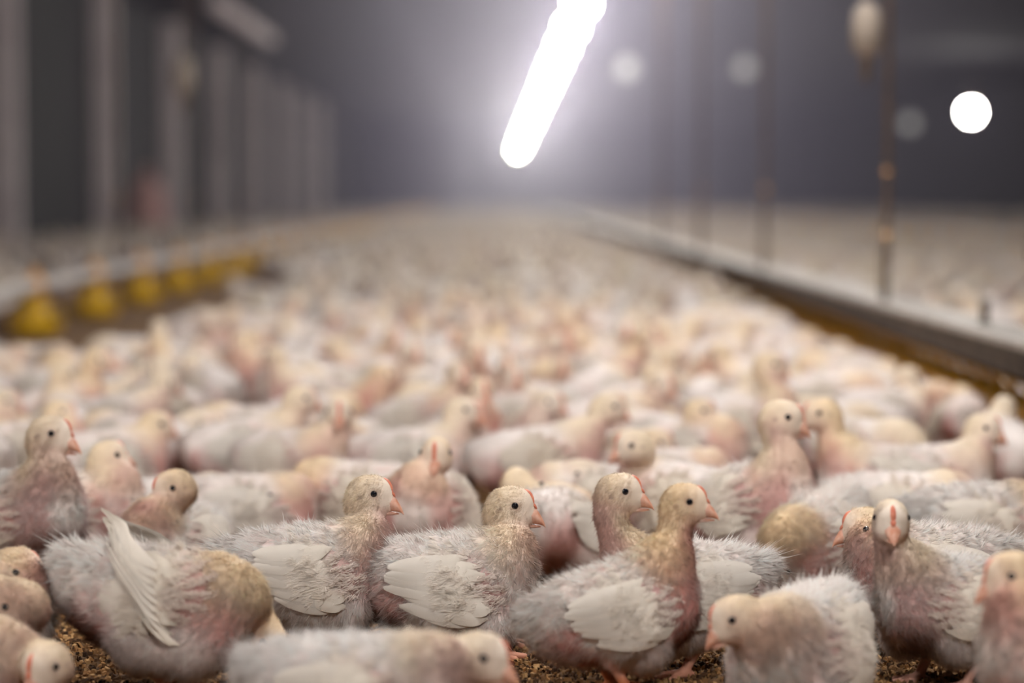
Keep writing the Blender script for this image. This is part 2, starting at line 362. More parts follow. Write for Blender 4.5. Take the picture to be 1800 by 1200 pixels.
def nets(V, o, h):
    S = V < 0
    n0, n1, n2 = V.shape
    c = np.zeros((n0 - 1, n1 - 1, n2 - 1), np.int8)
    for a in (0, 1):
        for b in (0, 1):
            for d in (0, 1): c += S[a:n0 - 1 + a, b:n1 - 1 + b, d:n2 - 1 + d]
    I = np.argwhere((c > 0) & (c < 8))
    P = np.zeros((len(I), 3)); N = np.zeros(len(I))
    for ax in range(3):
        e = np.zeros(3, int); e[ax] = 1; oth = [i for i in range(3) if i != ax]
        for a in (0, 1):
            for b in (0, 1):
                off = np.zeros(3, int); off[oth[0]] = a; off[oth[1]] = b
                A = I + off; B = A + e
                v0 = V[A[:, 0], A[:, 1], A[:, 2]]; v1 = V[B[:, 0], B[:, 1], B[:, 2]]
                m = (v0 < 0) != (v1 < 0)
                t = np.where(m, v0 / np.where(m, v0 - v1, 1), 0)
                P += np.where(m[:, None], off + t[:, None] * e, 0); N += m
    P = (I + P / N[:, None]) * h + o
    vid = np.full(c.shape, -1, np.int64); vid[I[:, 0], I[:, 1], I[:, 2]] = np.arange(len(I))
    Q = []
    for ax in range(3):
        b, d = [(1, 2), (2, 0), (0, 1)][ax]
        s0 = [slice(None)] * 3; s1 = [slice(None)] * 3; s0[ax] = slice(0, -1); s1[ax] = slice(1, None)
        A, B = S[tuple(s0)], S[tuple(s1)]
        E = np.argwhere(A != B)
        E = E[(E[:, b] > 0) & (E[:, d] > 0) & (E[:, b] < V.shape[b] - 1) & (E[:, d] < V.shape[d] - 1)]
        eb = np.zeros(3, int); eb[b] = 1; ed = np.zeros(3, int); ed[d] = 1
        g = lambda X: vid[X[:, 0], X[:, 1], X[:, 2]]
        q = np.stack([g(E - eb - ed), g(E - ed), g(E), g(E - eb)], 1)
        ins = A[E[:, 0], E[:, 1], E[:, 2]]
        q[~ins] = q[~ins][:, ::-1]
        Q.append(q)
    return P, np.concatenate(Q)

class Bird:
    """Geometry of one posed young broiler in its own frame: +x forward, z up, origin on the litter."""
    def __init__(s, zb, pitch, head, hyaw, hpitch, sit, seed, wing=0.0, fat=1.0):
        s.seed = seed; rs = np.random.default_rng(seed); s.rs = rs
        Rb = roty(-pitch); c = np.array([0, 0, zb]); s.Rb, s.c = Rb, c
        B = lambda x, y, z: c + Rb @ np.array([x, y, z])
        Rh = rotz(hyaw) @ roty(-hpitch); s.Rh = Rh; H = np.array(head); s.H = H
        hd, hu = Rh[:, 0], Rh[:, 2]
        prim = []
        E = lambda ce, r, Rm, g, k: prim.append(('e', ce, r, Rm, g, k)); C = lambda a, b, ra, rb, g, k: prim.append(('c', a, b, ra, rb, g, k))
        E(B(-0.008, 0, 0), (0.088, 0.058 * fat, 0.062), Rb, 'body', 0.02)
        E(B(0.042, 0, -0.010), (0.05, 0.05 * fat, 0.052), Rb, 'body', 0.03)
        E(B(-0.066, 0, 0.010), (0.052, 0.042 * fat, 0.043), Rb, 'body', 0.03)
        C(B(-0.08, 0, 0.022), B(-0.110, 0, 0.034), 0.024, 0.011, 'tail', 0.03)
        N0 = B(0.052, 0, 0.024); H0 = H - hd * 0.010 - hu * 0.014
        ctrl = N0 + Rb @ np.array([0.028, 0, 0.010]) + 0.3 * (H0 - N0)
        if H[2] < zb: ctrl = N0 + Rb @ np.array([0.045, 0, 0.012]) + 0.15 * (H0 - N0)
        ts = np.linspace(0, 1, 7); s.bz = [((1 - t) ** 2) * N0 + 2 * t * (1 - t) * ctrl + t * t * H0 for t in ts]
        rr = np.interp(ts, [0, 0.3, 0.6, 1], [0.040, 0.0265, 0.0178, 0.0178])
        for i in range(6): C(s.bz[i], s.bz[i + 1], rr[i], rr[i + 1], 'neck', 0.022 if i < 2 else 0.008)
        E(H, (0.0268, 0.0205, 0.0232), Rh, 'head', 0.012)
        C(H + hd * 0.010 - hu * 0.003, H + hd * 0.0225 - hu * 0.008, 0.0170, 0.0108, 'head', 0.008)
        E(H + hd * 0.010 + hu * 0.006, (0.0160, 0.0150, 0.0160), Rh, 'head', 0.008)
        for sg in (-1, 1):
            E(H + Rh @ np.array([0.005, sg * 0.006, -0.0115]), (0.0165, 0.0125, 0.0130), Rh, 'head', 0.010)
        s.feet = []
        for sg in (-1, 1):
            st = rs.uniform(-0.014, 0.014)
            if not sit:
                a = B(-0.004, sg * 0.036, -0.03); kn = np.array([0.022 + st, sg * 0.038, zb * 0.58]); hk = np.array([-0.018 + st, sg * 0.034, 0.047]); ft = np.array([0.004 + st, sg * 0.033, 0.009])
                C(a, kn, 0.038, 0.026, 'thigh', 0.018); C(kn, hk, 0.025, 0.0085, 'thigh', 0.012)
                C(hk, ft, 0.0075, 0.0058, 'leg', 0.006)
            else:
                a = B(-0.01, sg * 0.044, -0.024); kn = np.array([0.045 + st, sg * 0.047, 0.034]); hk = np.array([-0.012 + st, sg * 0.045, 0.014]); ft = np.array([0.052 + st, sg * 0.04, 0.0085])
                C(a, kn, 0.036, 0.026, 'thigh', 0.02); C(kn, hk, 0.02, 0.011, 'thigh', 0.012)
                C(hk, ft, 0.0075, 0.0058, 'leg', 0.006)
            for ang, L in ((-0.6, 0.03), (0.0, 0.036), (0.6, 0.03), (math.pi, 0.014)):
                tip = np.array([ft[0] + L * math.cos(ang), ft[1] + L * math.sin(ang), 0.0045])
                C(np.array([ft[0], ft[1], 0.008]), tip, 0.0052, 0.0034, 'leg', 0.004)
        s.prim = prim; s.sit = sit; s.zb = zb; s.wingl = wing
    def one(s, p, q):
        return sd_ell(p, q[1], q[2], q[3]) if q[0] == 'e' else sd_cone(p, q[1], q[2], q[3], q[4])
    def sdf(s, p):
        p = p.astype(f32); d = None
        for q in s.prim:
            e = s.one(p, q); d = e if d is None else smin(d, e, q[-1])
        return d
    def grad(s, p, e=0.0012):
        g = np.zeros(p.shape)
        for i in range(3):
            o = np.zeros(3); o[i] = e; g[:, i] = s.sdf(p + o) - s.sdf(p - o)
        return g / (np.linalg.norm(g, axis=1, keepdims=True) + 1e-12)
    def weights(s, p):
        p = p.astype(f32); W = {}
        for q in s.prim:
            e = s.one(p, q); g = q[-2]; W[g] = np.minimum(W[g], e) if g in W else e
        ks = list(W); A = np.stack([np.exp(-np.maximum(W[k_], 0) / 0.006) for k_ in ks], 1); A /= A.sum(1, keepdims=True) + 1e-9
        return {k_: A[:, i] for i, k_ in enumerate(ks)}
    def surface(s, h):
        P = [q[1] for q in s.prim]; P += [q[2] for q in s.prim if q[0] == 'c']
        P = np.array(P); lo = P.min(0) - 0.045; hi = P.max(0) + 0.045
        lo = np.minimum(lo, s.c - [0.13, 0.075, 0.085]); hi = np.maximum(hi, s.c + [0.12, 0.075, 0.085]); lo[2] = max(lo[2], -0.006)
        n = np.ceil((hi - lo) / h).astype(int) + 1
        # coarse pass first, fine only near the skin
        G = np.stack(np.meshgrid(*[lo[i] + h * np.arange(n[i]) for i in range(3)], indexing='ij'), -1)
        st = 4; cg = G[::st, ::st, ::st]; cv = s.sdf(cg.reshape(-1, 3)).reshape(cg.shape[:3])
        V = np.repeat(np.repeat(np.repeat(cv, st, 0), st, 1), st, 2)[:n[0], :n[1], :n[2]].copy()
        near = np.abs(V) < h * st * 2.2 + 0.004
        V[near] = s.sdf(G[near])
        P, Q = nets(V, lo, h)
        for _ in range(2):
            g = s.grad(P); P = P - g * np.clip(s.sdf(P), -h, h)[:, None]
        P[:, 2] = np.maximum(P[:, 2], 0.0003)
        return P, Q, s.grad(P)
    def colours(s, P, N):
        W = s.weights(P); q = (P - s.c) @ s.Rb; nb = N @ s.Rb; hq = (P - s.H) @ s.Rh
        z = lambda g: W.get(g, np.zeros(len(P)))[:, None]
        n1 = vnoise(P, 26, s.seed); n2 = vnoise(P, 70, s.seed + 1); n3 = vnoise(P, 9, s.seed + 2)
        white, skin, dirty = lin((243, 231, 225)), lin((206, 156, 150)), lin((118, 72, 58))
        cream, facec, throat, legc = lin((240, 219, 190)), lin((240, 222, 206)), lin((218, 178, 166)), lin((212, 142, 112))
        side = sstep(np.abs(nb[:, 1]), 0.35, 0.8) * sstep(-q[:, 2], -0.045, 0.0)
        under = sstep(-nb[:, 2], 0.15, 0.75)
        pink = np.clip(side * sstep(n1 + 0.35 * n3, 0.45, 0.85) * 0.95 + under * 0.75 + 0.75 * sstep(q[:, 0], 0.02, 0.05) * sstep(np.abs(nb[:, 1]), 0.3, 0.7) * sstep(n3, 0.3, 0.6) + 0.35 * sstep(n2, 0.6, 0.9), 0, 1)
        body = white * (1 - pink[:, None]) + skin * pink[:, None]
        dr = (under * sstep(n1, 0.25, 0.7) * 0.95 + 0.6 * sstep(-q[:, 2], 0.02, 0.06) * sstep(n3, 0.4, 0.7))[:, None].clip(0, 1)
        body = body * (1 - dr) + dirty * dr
        up = np.clip(hq[:, 2] / 0.02, -1, 1)
        fr = 0.8 * sstep(hq[:, 0] - 0.25 * hq[:, 2], -0.016, 0.024)[:, None]
        head = cream * (1 - fr) + facec * fr
        jaw = sstep(-hq[:, 2], 0.006, 0.018)[:, None] * 0.45; head = head * (1 - jaw) + throat * jaw
        eyed = np.linalg.norm(hq - np.stack([np.full(len(P), 0.0075), np.sign(hq[:, 1]) * 0.019, np.full(len(P), 0.0035)], 1), axis=1)
        ring = (1 - sstep(eyed, 0.0045, 0.0085))[:, None]; head = head * (1 - 0.35 * ring) + lin((205, 165, 150)) * 0.35 * ring
        eard = np.linalg.norm(hq - np.stack([np.full(len(P), -0.008), np.sign(hq[:, 1]) * 0.020, np.full(len(P), -0.003)], 1), axis=1)
        ear = (1 - sstep(eard, 0.0015, 0.0042))[:, None]; head = head * (1 - 0.8 * ear) + lin((120, 74, 66)) * 0.8 * ear
        # neck: cream behind, bare pink in front
        t = np.array(s.bz[3]); nf = s.Rb[:, 0] * 0.9 - s.Rb[:, 2] * 0.25 if s.H[2] > s.zb else np.array([-0.1, 0, -1.0])
        front = sstep(N @ nf, -0.25, 0.65)[:, None] * (0.55 + 0.45 * sstep(n1, 0.3, 0.7))[:, None]
        neck = cream * (1 - front) + throat * front
        thigh = white * 0.8 + skin * 0.2; thigh = thigh * (1 - 0.6 * dr) + dirty * 0.6 * dr
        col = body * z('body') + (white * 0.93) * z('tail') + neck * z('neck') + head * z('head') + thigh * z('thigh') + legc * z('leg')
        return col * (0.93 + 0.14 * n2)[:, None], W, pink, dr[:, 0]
    def body_mesh(s, h, nblade, name='chicken_body'):
        P, Q, N = s.surface(h); col, W, pink, dr = s.colours(P, N); rs = s.rs
        s.P = P
        n0 = len(P)
        if nblade:
            wt = 0.55 * W['body'] * (1 - 0.55 * pink) * (1 - 0.5 * dr) + 1.2 * W['neck'] + 1.5 * W['head'] * (((P - s.H) @ s.Rh)[:, 0] < 0.017) + 0.8 * W['thigh'] + 1.2 * W['tail']
            wt = wt * (1 - W['leg']) ** 2; wt /= wt.sum()
            I = rs.choice(n0, nblade, p=wt)
            n = N[I]; j = rs.normal(0, h * 0.5, (nblade, 3)); j -= n * (j * n).sum(1, keepdims=True); base = P[I] + j - n * 0.0006
            wb, wn, wh, wl, wT = (W[g_][I] for g_ in ('body', 'neck', 'head', 'thigh', 'tail'))
            bf, dn = -s.Rb[:, 0], -s.Rb[:, 2]
            flow = (wb + wT)[:, None] * (bf + 0.35 * dn) + wn[:, None] * (0.35 * bf + dn) + wh[:, None] * (-s.Rh[:, 0] - 0.7 * s.Rh[:, 2]) + wl[:, None] * (0.5 * bf + dn)
            flow -= n * (flow * n).sum(1, keepdims=True)
            flow /= np.linalg.norm(flow, axis=1, keepdims=True) + 1e-6
            cl = np.stack([vnoise(base, 150, s.seed + 7 + i) - 0.5 for i in range(3)], 1)
            rnd = rs.normal(0, 1, (nblade, 3))
            lift = 0.42 + 0.55 * (vnoise(base, 60, s.seed + 12) - 0.35) * wb
            d = n * lift[:, None] + flow * 0.85 + cl * 1.4 * (0.4 + wb)[:, None] + rnd * 0.2
            d -= n * np.minimum((d * n).sum(1) - 0.08, 0)[:, None]
            d /= np.linalg.norm(d, axis=1, keepdims=True)
            longb = rs.random(nblade) < 0.05; d = np.where(longb[:, None], d + n * 0.35, d); d /= np.linalg.norm(d, axis=1, keepdims=True)
            L = (1 + 0.8 * longb) * (0.0102 * wb + 0.0050 * wn + 0.0026 * wh + 0.008 * wl + 0.019 * wT) * rs.uniform(0.6, 1.45, nblade)
            wd = (0.00046 * wb + 0.00040 * wn + 0.00032 * wh + 0.00046 * wl + 0.0007 * wT) * rs.uniform(0.7, 1.3, nblade)
            sd = np.cross(d, n + rs.normal(0, 0.4, (nblade, 3))); sd /= np.linalg.norm(sd, axis=1, keepdims=True) + 1e-9
            tip = base + d * L[:, None]; tip[:, 2] = np.maximum(tip[:, 2], 0.001)
            mid = base + d * (L * 0.5)[:, None] + n * (L * 0.06)[:, None]
            sd = np.where(((np.cross(sd, d) * n).sum(1) < 0)[:, None], -sd, sd)
            BV = np.stack([base - sd * wd[:, None], base + sd * wd[:, None], tip], 1).reshape(-1, 3)
            c = col[I]; wc = lin((250, 240, 234))
            white = np.clip(wb * 0.75 * (1 - 0.8 * dr[I]) * (1 - 0.35 * pink[I]) + wl * 0.6 + wT * 0.6, 0, 1)[:, None]
            c = c * (1 - white) + wc * white
            c = np.clip(c * (rs.uniform(0.86, 1.12, nblade) * (0.86 + 0.28 * vnoise(base, 210, s.seed + 20)))[:, None], 0, 0.93)
            BC = np.repeat(c, 3, 0)
            nn = n * 0.85 + d * 0.25; nn /= np.linalg.norm(nn, axis=1, keepdims=True)
            BN = np.repeat(nn, 3, 0)
            T = n0 + np.arange(nblade * 3).reshape(-1, 3)
            me = mesh(name, np.concatenate([P, BV]), Q, T, np.concatenate([np.zeros(len(Q)), np.ones(nblade)]), np.concatenate([col, BC]), np.concatenate([N, BN]))
        else:
            me = mesh(name, P, Q, None, None, col)
        me.materials.append(M_SKIN); me.materials.append(M_DOWN)
        return me
    def trace(s, xz, sg, off):
        """Points of the side profile (body frame x,z) dropped from the side onto the skin + off."""
        n = len(xz); p = np.zeros((n, 3)); p[:, 0] = xz[:, 0]; p[:, 2] = xz[:, 1]; p[:, 1] = sg * 0.13
        W = p @ s.Rb.T + s.c
        dirv = np.array([0, -sg, 0.0])
        for _ in range(28):
            d = s.sdf(W) - off; stp = np.clip(d * 0.8, -0.004, 0.02)
            W = W + dirv * stp[:, None]
            W[:, 1] = np.where(sg * W[:, 1] < 0.006, sg * 0.006, W[:, 1])
        return W
    def wing_mesh(s, sg, detail=True):
        rs = np.random.default_rng(s.seed * 3 + (sg > 0)); lift = s.wingl
        V, Q, C, nn = [], [], [], 0
        wcol, pcol, sh = lin((232, 222, 210)), lin((206, 152, 148)), lin((226, 208, 176))
        # fleshy arm and covert pad that follows the flank
        nu, nv = 14, 18
        uu = np.linspace(0, 1, nu); ang = np.linspace(0, 2 * math.pi, nv, endpoint=False)
        rr_, aa = np.meshgrid(uu, ang, indexing='ij')
        sp_ = 1 + 0.08 * np.cos(2 * aa)
        ex, ez = 0.060 * sp_ * rr_ * np.cos(aa), 0.044 * rr_ * np.sin(aa)
        tl = -0.16 + lift * 0.3
        x = -0.006 + ex * math.cos(tl) - ez * math.sin(tl) * -1 * 1.0; zz = 0.012 + lift * 0.01 + ex * -math.sin(tl) * -1 + ez * math.cos(tl)
        off = 0.0075 * (1 - rr_ ** 3.0) - 0.003 * rr_ ** 6
        W = s.trace(np.stack([x.ravel(), zz.ravel()], 1), sg, off.ravel())
        V.append(W); W0 = W
        pk = sstep(ex.ravel(), 0.0, 0.045) * 0.75
        pk = np.clip(pk + 0.4 * (vnoise(W, 60, s.seed) - 0.4), 0, 1)[:, None]
        C.append(wcol * (1 - pk) + pcol * pk)
        for i in range(nu - 1):
            for j in range(nv):
                q = [i * nv + j, i * nv + (j + 1) % nv, (i + 1) * nv + (j + 1) % nv, (i + 1) * nv + j]
                Q.append(q if sg < 0 else q[::-1])
        nn = len(W)
        def feather(root, ang_, L, wd, o0, o1, col):
            nonlocal nn
            m, k_ = 9, 5
            t = np.linspace(0, 1, m); prof = wd * np.array([0.10, 0.42, 0.78, 0.97, 1.0, 0.97, 0.88, 0.66, 0.2])
            ca, sa = math.cos(ang_), math.sin(ang_)
            xs, zs, of, cc = [], [], [], []
            for i in range(m):
                bend = 0.10 * t[i] ** 2 * L
                for j in range(k_):
                    v = (j / (k_ - 1) - 0.5)
                    a_, b_ = t[i] * L, v * prof[i] + bend * 0.5
                    xs.append(root[0] - a_ * ca - b_ * sa); zs.append(root[1] + a_ * sa - b_ * ca * -1)
                    of.append(o0 + (o1 - o0) * min(1, t[i] * 3) ** 0.7 - (o1 - 0.005) * 0.55 * t[i] ** 2.5 + 0.0007 * (1 - (2 * v) ** 2))
                    cc.append(col * (0.97 if j == k_ // 2 else 1.0))
            W_ = s.trace(np.stack([xs, zs], 1), sg, np.array(of))
            V.append(W_); C.append(np.array(cc))
            for i in range(m - 1):
                for j in range(k_ - 1):
                    q = [nn + i * k_ + j, nn + i * k_ + j + 1, nn + (i + 1) * k_ + j + 1, nn + (i + 1) * k_ + j]
                    Q.append(q if sg < 0 else q[::-1])
            nn += len(W_)
        if detail:
            nF = 9
            for i in range(nF):                      # flight feathers, fanning from the lower edge to the back
                f_ = i / (nF - 1)
                root = (0.026 - 0.020 * f_, -0.031 + 0.072 * f_ + lift * 0.006)
                a_ = (0.20 - 0.30 * f_) + lift * (0.55) + rs.normal(0, 0.03)
                feather(root, a_, 0.080 + 0.012 * math.sin(f_ * 3) + lift * 0.012 + rs.normal(0, 0.003), 0.0185, 0.004, 0.0085 + 0.0007 * i + lift * 0.010, (wcol * (1 - 0.06 * (i % 2))) * (0.95 + 0.07 * rs.random()))
            for i in range(8):                       # coverts
                f_ = i / 7
                root = (0.032 - 0.014 * f_ + rs.normal(0, 0.006), -0.028 + 0.068 * f_ + lift * 0.006)
                feather(root, 0.12 - 0.24 * f_ + lift * 0.35 + rs.normal(0, 0.04), 0.048 + rs.normal(0, 0.004), 0.0175, 0.003, 0.0118 + 0.0004 * i, (wcol * 0.88 + sh * 0.12) * (0.95 + 0.08 * rs.random()))
        V = np.concatenate(V); C = np.clip(np.concatenate(C), 0, 0.93)
        T = np.zeros((0, 3), int)
        if detail:                                   # loose down over the shoulder and along the feather roots
            nb = 4200; cand_ = np.where((ex.ravel() > -0.022) & (rr_.ravel() > 0.05))[0]
            I = rs.choice(cand_, nb); n_ = s.grad(W0[I]); bs = W0[I] + rs.normal(0, 0.0022, (nb, 3)); bs -= n_ * ((bs - W0[I]) * n_).sum(1, keepdims=True)
            fl = -s.Rb[:, 0] - 0.15 * s.Rb[:, 2]; fl = fl - n_ * (n_ @ fl)[:, None]
            cl = np.stack([vnoise(bs, 150, s.seed + 31 + i) - 0.5 for i in range(3)], 1)
            d = fl * 0.9 + n_ * 0.33 + cl * 1.1 + rs.normal(0, 0.16, (nb, 3)); d /= np.linalg.norm(d, axis=1, keepdims=True)
            L = rs.uniform(0.005, 0.0135, nb); sd = np.cross(d, n_); sd /= np.linalg.norm(sd, axis=1, keepdims=True) + 1e-9
            sd = np.where(((np.cross(sd, d) * n_).sum(1) < 0)[:, None], -sd, sd); bs = bs + n_ * rs.uniform(0.0008, 0.0062, nb)[:, None]
            BV = np.stack([bs - sd * 0.0006, bs + sd * 0.0006, bs + d * L[:, None]], 1).reshape(-1, 3)
            T = len(V) + np.arange(nb * 3).reshape(-1, 3)
            bc = lin((244, 235, 224)) * rs.uniform(0.88, 1.05, nb)[:, None]; bc = bc * 0.8 + C[I] * 0.2
            V = np.concatenate([V, BV]); C = np.concatenate([C, np.repeat(np.clip(bc, 0, 0.93), 3, 0)])
        V[:, 2] = np.maximum(V[:, 2], 0.002)
        me = mesh('wing', V, Q, T, np.concatenate([np.zeros(len(Q)), np.ones(len(T))]), C); me.materials.append(M_FEATHER); me.materials.append(M_DOWN)
        return me
    def eye_pos(s, sg):
        p = (s.H + s.Rh @ np.array([0.0078, sg * 0.045, 0.0038]))[None]; d = -sg * s.Rh[:, 1]
        for _ in range(20): p = p + d * (s.sdf(p)[0] * 0.9)
        return p[0] + d * 0.0014

# head furniture shared by every bird (head frame)
def beak_mesh():
    b = MB(); A = np.linspace(0, 2 * math.pi, 16, endpoint=False)
    X = [0.0150, 0.0225, 0.0275, 0.0316, 0.0356, 0.0393, 0.0425, 0.0448, 0.0460]
    ZT = [0.0062, 0.0060, 0.0048, 0.0020, -0.0022, -0.0066, -0.0112, -0.0156, -0.0182]     # ridge
    ZB = [-0.0172, -0.0170, -0.0166, -0.0163, -0.0161, -0.0163, -0.0170, -0.0182, -0.0192]  # cutting edge
    Y = [0.0104, 0.0110, 0.0104, 0.0092, 0.0076, 0.0058, 0.0040, 0.0022, 0.0006]
    rings = []
    for x, zt, zb_, y in zip(X, ZT, ZB, Y):
        m, hh = (zt + zb_) / 2, (zt - zb_) / 2
        rings.append([(x, y * math.cos(a) * (1 - 0.35 * max(0, math.sin(a))), m + hh * math.sin(a)) for a in A])
    b.loft(rings); rings = []
    for t in np.linspace(0, 1, 7):
        x = 0.0060 + 0.0340 * t; z = -0.0207 + 0.0022 * t; ry = 0.0100 * (1 - t) ** 0.5 + 0.0008; rz = 0.0036 * (1 - t) ** 0.6 + 0.0006
        rings.append([(x, ry * math.cos(a), z + rz * math.sin(a)) for a in A])
    b.loft(rings)
    m = b.mesh('beak'); m.materials.append(M_BEAK); return m
def comb_mesh():
    b = MB(); rings = []
    pts = [(0.010 + 0.0178 * math.cos(R(a)), 0.006 + 0.0178 * math.sin(R(a))) for a in (78, 66, 54, 41, 28, 15, 4)] + [(0.0305, 0.0056), (0.0335, 0.0025)]
    hs = [0.0006, 0.0020, 0.0026, 0.0026, 0.0026, 0.0024, 0.0022, 0.0018, 0.0006]; ws = [0.0010, 0.0023, 0.0031, 0.0035, 0.0037, 0.0038, 0.0038, 0.0034, 0.0018]
    for i, (x, z) in enumerate(pts):
        a_, c_ = pts[max(0, i - 1)], pts[min(len(pts) - 1, i + 1)]; t = np.array([c_[0] - a_[0], c_[1] - a_[1]]); t /= np.linalg.norm(t); up = np.array([-t[1], t[0]])
        rings.append([(x + up[0] * (hs[i] * c - 0.0012), ws[i] * q, z + up[1] * (hs[i] * c - 0.0012)) for c, q in ((-0.6, 1), (0.2, 0.95), (0.75, 0.55), (1, 0), (0.75, -0.55), (0.2, -0.95), (-0.6, -1))])
    b.loft(rings); m = b.mesh('comb'); m.materials.append(M_COMB); return m
BEAK, COMB = beak_mesh(), comb_mesh()
EYEB = MB().lathe((0, 0, 0), [(0.0043 * math.sin(a), -0.0043 * math.cos(a)) for a in np.linspace(0.1, math.pi - 0.1, 9)], 14).mesh('eye'); EYEB.materials.append(M_EYE)

SPOTS = []                       # ground circles already taken
def occupy(x, y, yaw, s=1.0):
    for k_ in (-0.05, 0.05): SPOTS.append((x + k_ * s * math.cos(yaw), y + k_ * s * math.sin(yaw)))
def make(bird, h, nb, detail=True):
    bm = bird.body_mesh(h, nb)
    return dict(body=bm, wing=[bird.wing_mesh(-1, detail), bird.wing_mesh(1, detail)], bird=bird, eyes=[bird.eye_pos(-1), bird.eye_pos(1)],
                head=Matrix.Translation(Vector(bird.H)) @ Matrix(bird.Rh.tolist()).to_4x4())
def place(kit, loc, yaw, s, label, group, parts=True):
    e = link('chicken', kit['body']); e.location = loc; e.rotation_euler = (0, 0, yaw); e.scale = (s, s, s)
    tag(e, label, 'chicken', group)
    if parts:
        for m_ in kit['wing']: link('wing', m_, parent=e)
        b_ = link('beak', BEAK, parent=e); b_.matrix_local = kit['head']
        c_ = link('comb', COMB, parent=e); c_.matrix_local = kit['head']
        for p_ in kit['eyes']: link('eye', EYEB, parent=e, loc=p_)
    return e

